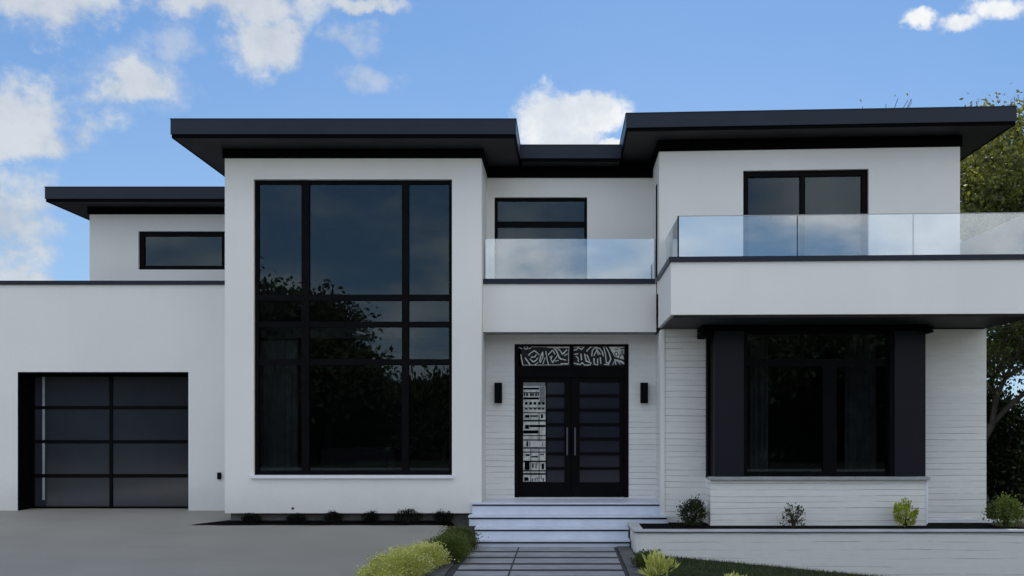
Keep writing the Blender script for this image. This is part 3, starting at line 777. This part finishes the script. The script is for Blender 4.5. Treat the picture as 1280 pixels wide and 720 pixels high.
# planting beside the path
G2 = 'shrubs along the left of the path'
def on(px, py, y): return PX(px, y)
def sh2(px, y, rx, ry, h, n, s, mat, lab, sd, **k):
    x = PX(px, y); shrub('shrub', (x, y, H(x, y)-.02), rx, ry, h, n, s, mat, lab, group=G2, seed=sd, **k)
sh2(573, 14.45, .27, .40, .34, 9000, .024, M['leaf_olive'], 'dull olive low shrub touching the foot of the steps', 31, stems=14)
sh2(559, 13.35, .32, .52, .35, 12000, .024, M['leaf_green'], 'dark green low shrub beside the path behind the yellow one', 32, stems=16)
sh2(529, 12.6, .33, .52, .28, 14000, .024, M['leaf_yellow'], 'bright yellow green mounded shrub beside the path, the farther of the two bright ones', 33, stems=18)
sh2(503, 12.0, .36, .52, .32, 14000, .024, M['leaf_yellow'], 'bright yellow green shrub cut by the bottom edge, nearest to the camera', 34, stems=18)
sh2(474, 11.55, .27, .36, .25, 9000, .024, M['leaf_yellow'], 'low yellow green shrub spreading onto the driveway edge, leftmost of the bright ones', 35, stems=14)
G3 = 'shrubs at the edge of the lawn by the planter'
def sh3(px, y, rx, ry, h, n, s, mat, lab, sd, **k):
    x = PX(px, y); shrub('shrub', (x, y, H(x, y)-.02), rx, ry, h, n, s, mat, lab, group=G3, seed=sd, **k)
sh3(811, 12.7, .20, .20, .24, 2400, .03, M['leaf_olive'], 'small olive mound at the corner of lawn and path', 41)
sh3(822, 12.0, .16, .16, .23, 260, .11, M['leaf_yellow'], 'small plant with bright yellow pointed leaves in front of the olive mound', 42, up=1.0, sparse=1, spiky=True)
sh3(917, 11.85, .12, .12, .14, 300, .06, M['leaf_yellow'], 'tiny yellow plant at the bottom edge of the lawn', 43, up=.8)
# grass
def grass():
    rr = random.Random(5); m = MB()
    for i in range(26000):
        x = rr.uniform(1.04, 5.6); y = rr.uniform(11.3, 14.18); z = H(x, y)
        h = rr.uniform(.025, .06); a = rr.random()*6.28; w = .0035; lx = rr.gauss(0, .018); ly = rr.gauss(0, .018)
        n = len(m.v); m.v += [(x-w*math.cos(a), y-w*math.sin(a), z), (x+w*math.cos(a), y+w*math.sin(a), z), (x+lx, y+ly, z+h)]; m.f.append((n, n+1, n+2))
    tag(m.build('grass', M['grass']), 'short dark green grass below the planter', 'grass', kind='stuff')
grass()

def tree(name, base, h, spread, n, size, mat, label, seed, trunk_r=.18, levels=5, first=.3, lean=(0, 0), up=.55, clump=.45, group=None, drop=.0, nb=(3, 4), cat='tree'):
    rr = random.Random(seed); base = Vector(base)
    t = thing(name, base, label, cat, group); m = MB(); tips = []
    def grow(p, d, ln, r, lv):
        k = 3; q = p
        for i in range(k):
            d2 = (d+Vector((rr.gauss(0, .11), rr.gauss(0, .11), rr.gauss(0, .06)+.02))).normalized()
            e = q+d2*ln/k; r2 = r*(1-.13*(i+1)/k*1.2)
            m.tube(q, e, r*(1-.13*i/k*1.2), r2, 8 if lv < 2 else 5 if lv < 4 else 3); q = e; d = d2
            if lv >= 2: tips.append((q.copy(), lv))
        if lv >= levels: tips.append((q.copy(), lv)); return
        c = rr.randint(*nb)
        a0 = rr.random()*6.28
        for i in range(c):
            a = a0+i*6.28/c+rr.gauss(0, .3)
            side = Vector((math.cos(a), math.sin(a), 0))
            w = spread*(.6+.5*rr.random())
            dd = (d*(1-.25*w)+side*w+Vector((0, 0, up*.35-drop*lv*.1))).normalized()
            grow(q, dd, ln*rr.uniform(.62, .86), r*.60, lv+1)
    grow(base+Vector((0, 0, -.3)), Vector((lean[0], lean[1], 1)).normalized(), h*first, trunk_r, 0)
    # scale skeleton so that the crown reaches h
    top = max(p.z for p, _ in tips)-base.z; s = h/top
    m.v = [((p[0]-base.x)*s+base.x, (p[1]-base.y)*s+base.y, (p[2]-base.z)*s+base.z) for p in m.v]
    tips = [((p-base)*s+base, l) for p, l in tips]
    outer = [p for p, l in tips if l >= levels-1]
    cen = sum(outer, Vector())/len(outer)
    pts = []
    wts = [rr.random()**1.5+.05 for _ in outer]
    ch = rr.choices(range(len(outer)), wts, k=n)
    for i in ch:
        p = outer[i]+Vector((rr.gauss(0, 1), rr.gauss(0, 1), rr.gauss(0, .7)))*clump*.5
        pts.append((p, (p-cen).normalized()*.5))
    leaf_mesh(pts, size, rr, up=.1, flat=.9).build('crown', mat, t)
    m.build('trunk', M['bark'], t, smooth=True)
    return t
GR = H(12, 20)
G4 = 'trees behind the right side of the house'
tree('broadleaf_tree', (14.0, 24.5, GR), 10.9, .62, 62000, .12, M['leaf_tree'], 'tall sunlit green tree rising above the right end of the roof', 11, .22, 5, .24, clump=.62, group=G4)
tree('broadleaf_tree', (9.25, 20.5, GR), 5.2, .7, 22000, .085, M['leaf_tree2'], 'dark leafy tree close behind the right corner of the brick wall', 12, .17, 5, .30, clump=.5, group=G4)
tree('broadleaf_tree', (12.6, 21.8, GR), 6.2, .7, 22000, .09, M['leaf_tree2'], 'dense dark tree at the right edge behind the balcony glass', 15, .2, 5, .25, clump=.6, group=G4)
tree('sparse_tree', (12.7, 31, GR), 14.0, .40, 1700, .11, M['leaf_sprig'], 'thin leafed tree whose top twigs poke above the right roof', 13, .16, 5, .3, clump=.35, group=G4)
shrub('hedge_bush', (9.7, 22.6, GR), 1.3, .9, 3.4, 38000, .09, M['leaf_dark'], 'tall dark bush beyond the right corner of the house', cat='bush', seed=51, stems=20)
shrub('hedge_bush', (11.4, 20.6, GR), 1.5, .9, 3.1, 38000, .09, M['leaf_dark'], 'wide dark bush at the right edge of the garden', cat='bush', seed=52, stems=14)

# street side behind the camera: surroundings that the dark panes reflect, and an added bounce slab
fc = MB().quad((-14, -6.1, -.66), (14, -6.1, -.66), (14, 6.3, -.575), (-14, 6.3, -.575)); tag(fc.build('added_bounce_slab', M['pale']), kind='structure')  # pale slab added out of view to bounce sunlight onto the facade
road = MB().quad((-200, -15, -.69), (200, -15, -.69), (200, -8, -.69), (-200, -8, -.69)); tag(road.build('road', M['asphalt']), kind='structure')
kb = MB().box(-200, 200, -7.98, -7.8, -.75, -.58).box(-200, 200, -15.2, -15.02, -.75, -.58); tag(kb.build('kerb', M['kerb']), kind='structure')
ST = [(-34, -24, 8.5), (-24.5, -21, 7.5), (-17.8, -23, 9.6), (-13.4, -23, 6.4), (5, -25, 6.0), (10.5, -23, 7.6), (15, -24, 8.0), (19.5, -25, 8.3), (27, -24, 8.6)]
for i, (x, y, h) in enumerate(ST):
    tree('street_tree', (x, y, -.7), h, .75, 26000, .34, M['leaf_street'], ['broad street tree far behind the camera at the left', 'tallest street tree behind the camera', 'middling street tree behind the camera opposite the tall bay window', 'low round street tree behind the camera',
        'lowest street tree behind the camera opposite the front door', 'street tree behind the camera opposite the planter', 'street tree behind the camera opposite the brick wall', 'tall street tree behind the camera at the right', 'last street tree behind the camera at the far right'][i],
        60+i, .22, 4, .2, clump=1.9, group='street trees behind the camera', nb=(3, 4))

for i, x in enumerate((-36, -27, -18, -9, 0, 9, 18, 27)):
    shrub('street_hedge', (x, -30-(i % 3), -.7), 6.2, 2.2, [6.2, 6.8, 6.4, 5.0, 5.0, 6.8, 7.0, 6.8][i], 24000, .34, M['leaf_street'],
          ['wide dark hedge far behind the camera at the left end', 'tallest dark hedge behind the camera', 'dark hedge behind the camera facing the garage', 'low dark hedge behind the camera facing the bay window',
           'lowest dark hedge behind the camera facing the front door', 'dark hedge behind the camera facing the box window', 'dark hedge behind the camera right of the box window', 'dark hedge behind the camera at the right end'][i],
          'hedge', 'hedges across the street behind the camera', 90+i, stems=10)

# ------------------------------------------------------------ light
SUN_EL, SUN_AZ = 38, 10            # azimuth measured from +Y towards +X
world = bpy.data.worlds.new('World'); scene.world = world; world.use_nodes = True
nt = world.node_tree; nt.nodes.clear()
out = nt.nodes.new('ShaderNodeOutputWorld'); bg = nt.nodes.new('ShaderNodeBackground')
sky = nt.nodes.new('ShaderNodeTexSky'); sky.sky_type = 'NISHITA'; sky.sun_disc = False
sky.sun_elevation = R(SUN_EL); sky.sun_rotation = R(SUN_AZ); sky.air_density = 1.0; sky.dust_density = .1; sky.ozone_density = 2.0
bg.inputs['Strength'].default_value = .10
tc = nt.nodes.new('ShaderNodeTexCoord'); D = tc.outputs['Generated']
sp = nt.nodes.new('ShaderNodeSeparateXYZ'); L(nt, D, sp.inputs[0])
dx_, dy_, dz_ = sp.outputs
front = ramp(nt, dy_, .02, .2)
ysafe = mth(nt, 'MAXIMUM', dy_, .05)
U = mth(nt, 'DIVIDE', dx_, ysafe); V = mth(nt, 'DIVIDE', dz_, ysafe)
# ragged cloud outlines: displaced by two octaves of noise
def disp(base, scale, amp, off):
    v = nt.nodes.new('ShaderNodeVectorMath'); v.operation = 'ADD'; L(nt, D, v.inputs[0]); v.inputs[1].default_value = (off, off*.7, 0)
    return mth(nt, 'ADD', base, mth(nt, 'MULTIPLY', mth(nt, 'SUBTRACT', nz(nt, v.outputs[0], scale, 6, .6), .5), amp))
U0 = disp(disp(U, 14, .016, 3.1), 38, .03, 5.7); V0 = disp(disp(V, 14, .016, 2.2), 38, .03, 1.9)
U = disp(U, 7, .15, 3.1); V = disp(V, 7, .10, 8.4)
U = disp(U, 38, .03, 5.7); V = disp(V, 38, .03, 1.9)
n1 = nz(nt, D, 14, 8, .62); n2 = nz(nt, scalev(nt, D, (1, 1, 1.3)), 45, 6, .6)
wobble = mth(nt, 'ADD', mth(nt, 'MULTIPLY', mth(nt, 'SUBTRACT', n1, .5), 2.6), mth(nt, 'MULTIPLY', mth(nt, 'SUBTRACT', n2, .5), 1.2))
def blobs(lst, U=U, V=V):
    acc = None
    for px, py, rx, ry in lst:
        a = mth(nt, 'MULTIPLY', mth(nt, 'SUBTRACT', U, (px-CX)/F), F/rx)
        b_ = mth(nt, 'MULTIPLY', mth(nt, 'SUBTRACT', V, (CY-py)/F), F/ry)
        d = mth(nt, 'SUBTRACT', 1.0, mth(nt, 'SQRT', mth(nt, 'ADD', mth(nt, 'MULTIPLY', a, a), mth(nt, 'MULTIPLY', b_, b_))))
        acc = d if acc is None else mth(nt, 'MAXIMUM', acc, d)
    return acc
soft = blobs([(60, 0, 145, 46), (300, 0, 140, 46), (345, 50, 75, 55), (160, 103, 75, 30), (25, 150, 112, 66), (55, 172, 70, 34), (15, 285, 130, 84), (40, 345, 95, 20), (460, 0, 60, 14)])
wisp = blobs([(445, 45, 48, 26), (468, 95, 50, 24), (230, 60, 60, 30), (165, 100, 110, 45)])
crisp = blobs([(690, 150, 66, 50), (735, 140, 60, 38), (700, 178, 70, 34), (765, 182, 26, 9)], U0, V0)
crisp2 = blobs([(1150, 23, 24, 13), (1196, 29, 42, 17), (1250, 12, 56, 18)], disp(U0, 22, .035, 9.), disp(V0, 22, .025, 4.))
dens_s = ramp(nt, mth(nt, 'ADD', soft, mth(nt, 'MULTIPLY', wobble, .8)), .02, .76)
dens_w = ramp(nt, mth(nt, 'ADD', wisp, mth(nt, 'MULTIPLY', wobble, .8)), .1, 1.0, 0, .55)
dens_s = mth(nt, 'MAXIMUM', dens_s, dens_w)
dens_c = ramp(nt, mth(nt, 'ADD', crisp, mth(nt, 'MULTIPLY', wobble, .40)), .04, .42)
dens_c = mth(nt, 'MAXIMUM', dens_c, ramp(nt, mth(nt, 'ADD', crisp2, mth(nt, 'MULTIPLY', wobble, .8)), .05, .75))
# clouds elsewhere in the sky (behind and overhead)
zz = mth(nt, 'ADD', mth(nt, 'MAXIMUM', dz_, 0), .25)
cv = nt.nodes.new('ShaderNodeCombineXYZ'); L(nt, mth(nt, 'DIVIDE', dx_, zz), cv.inputs[0]); L(nt, mth(nt, 'DIVIDE', dy_, zz), cv.inputs[1])
back_n = nz(nt, cv.outputs[0], 1.3, 7, .58)
back = mth(nt, 'MULTIPLY', ramp(nt, back_n, .40, .60), mth(nt, 'SUBTRACT', 1, front))
SKYGAIN = (4.3, 6.3, 9.2); BACKGAIN = (1.7, 1.58, 1.42)
gm = nt.nodes.new('ShaderNodeGamma'); L(nt, mixc(nt, 1.0, sky.outputs[0], (.1, .1, .1), 'MULTIPLY'), gm.inputs[0]); gm.inputs[1].default_value = .45
skyc = mixc(nt, 1.0, gm.outputs[0], SKYGAIN, 'MULTIPLY')
skyc = mixc(nt, front, mixc(nt, 1.0, skyc, BACKGAIN, 'MULTIPLY'), skyc)
SKYNODE = skyc.node
c = skyc
el_ = ramp(nt, V, .20, .46)
c = mixc(nt, front, c, mixc(nt, 1.0, c, mixc(nt, el_, (1.10, 1.06, 1.01), (.86, .93, .985)), 'MULTIPLY'))
shade = ramp(nt, mth(nt, 'ADD', n1, mth(nt, 'MULTIPLY', n2, .3)), .45, .85)
c = mixc(nt, mth(nt, 'MULTIPLY', mth(nt, 'MULTIPLY', dens_s, .85), front), c, mixc(nt, shade, (4.9, 5.5, 6.2), (7.2, 7.5, 7.7)))
c = mixc(nt, mth(nt, 'MULTIPLY', dens_c, front), c, mixc(nt, shade, (6.8, 7.4, 8.2), (9.6, 9.7, 9.8)))
c = mixc(nt, back, c, mixc(nt, shade, (12.5, 12.8, 13.3), (17.5, 17.3, 17)))
L(nt, c, bg.inputs[0]); L(nt, bg.outputs[0], out.inputs[0])

sd_ = bpy.data.lights.new('sun', 'SUN'); sd_.energy = 4.0; sd_.angle = R(.5); sd_.color = (1, .955, .88)
so = bpy.data.objects.new('sun', sd_); col.objects.link(so)
az = R(SUN_AZ); el = R(SUN_EL)
sv = Vector((math.sin(az)*math.cos(el), math.cos(az)*math.cos(el), math.sin(el)))
so.rotation_euler = sv.to_track_quat('Z', 'Y').to_euler(); so.location = sv*60

cam = bpy.data.cameras.new('camera'); co = bpy.data.objects.new('camera', cam); col.objects.link(co)
cam.sensor_width = 36; cam.sensor_fit = 'HORIZONTAL'; cam.lens = 36*F/1280
cam.shift_x = -(CX-640)/1280; cam.shift_y = (CY-360)/1280
co.location = (0, 0, EYE); co.rotation_euler = (R(90), 0, 0); cam.clip_end = 3000; cam.clip_start = .05
scene.camera = co
scene.view_settings.view_transform = 'Standard'; scene.view_settings.look = 'None'
scene.view_settings.exposure = 0; scene.view_settings.gamma = 1
scene.render.film_transparent = False
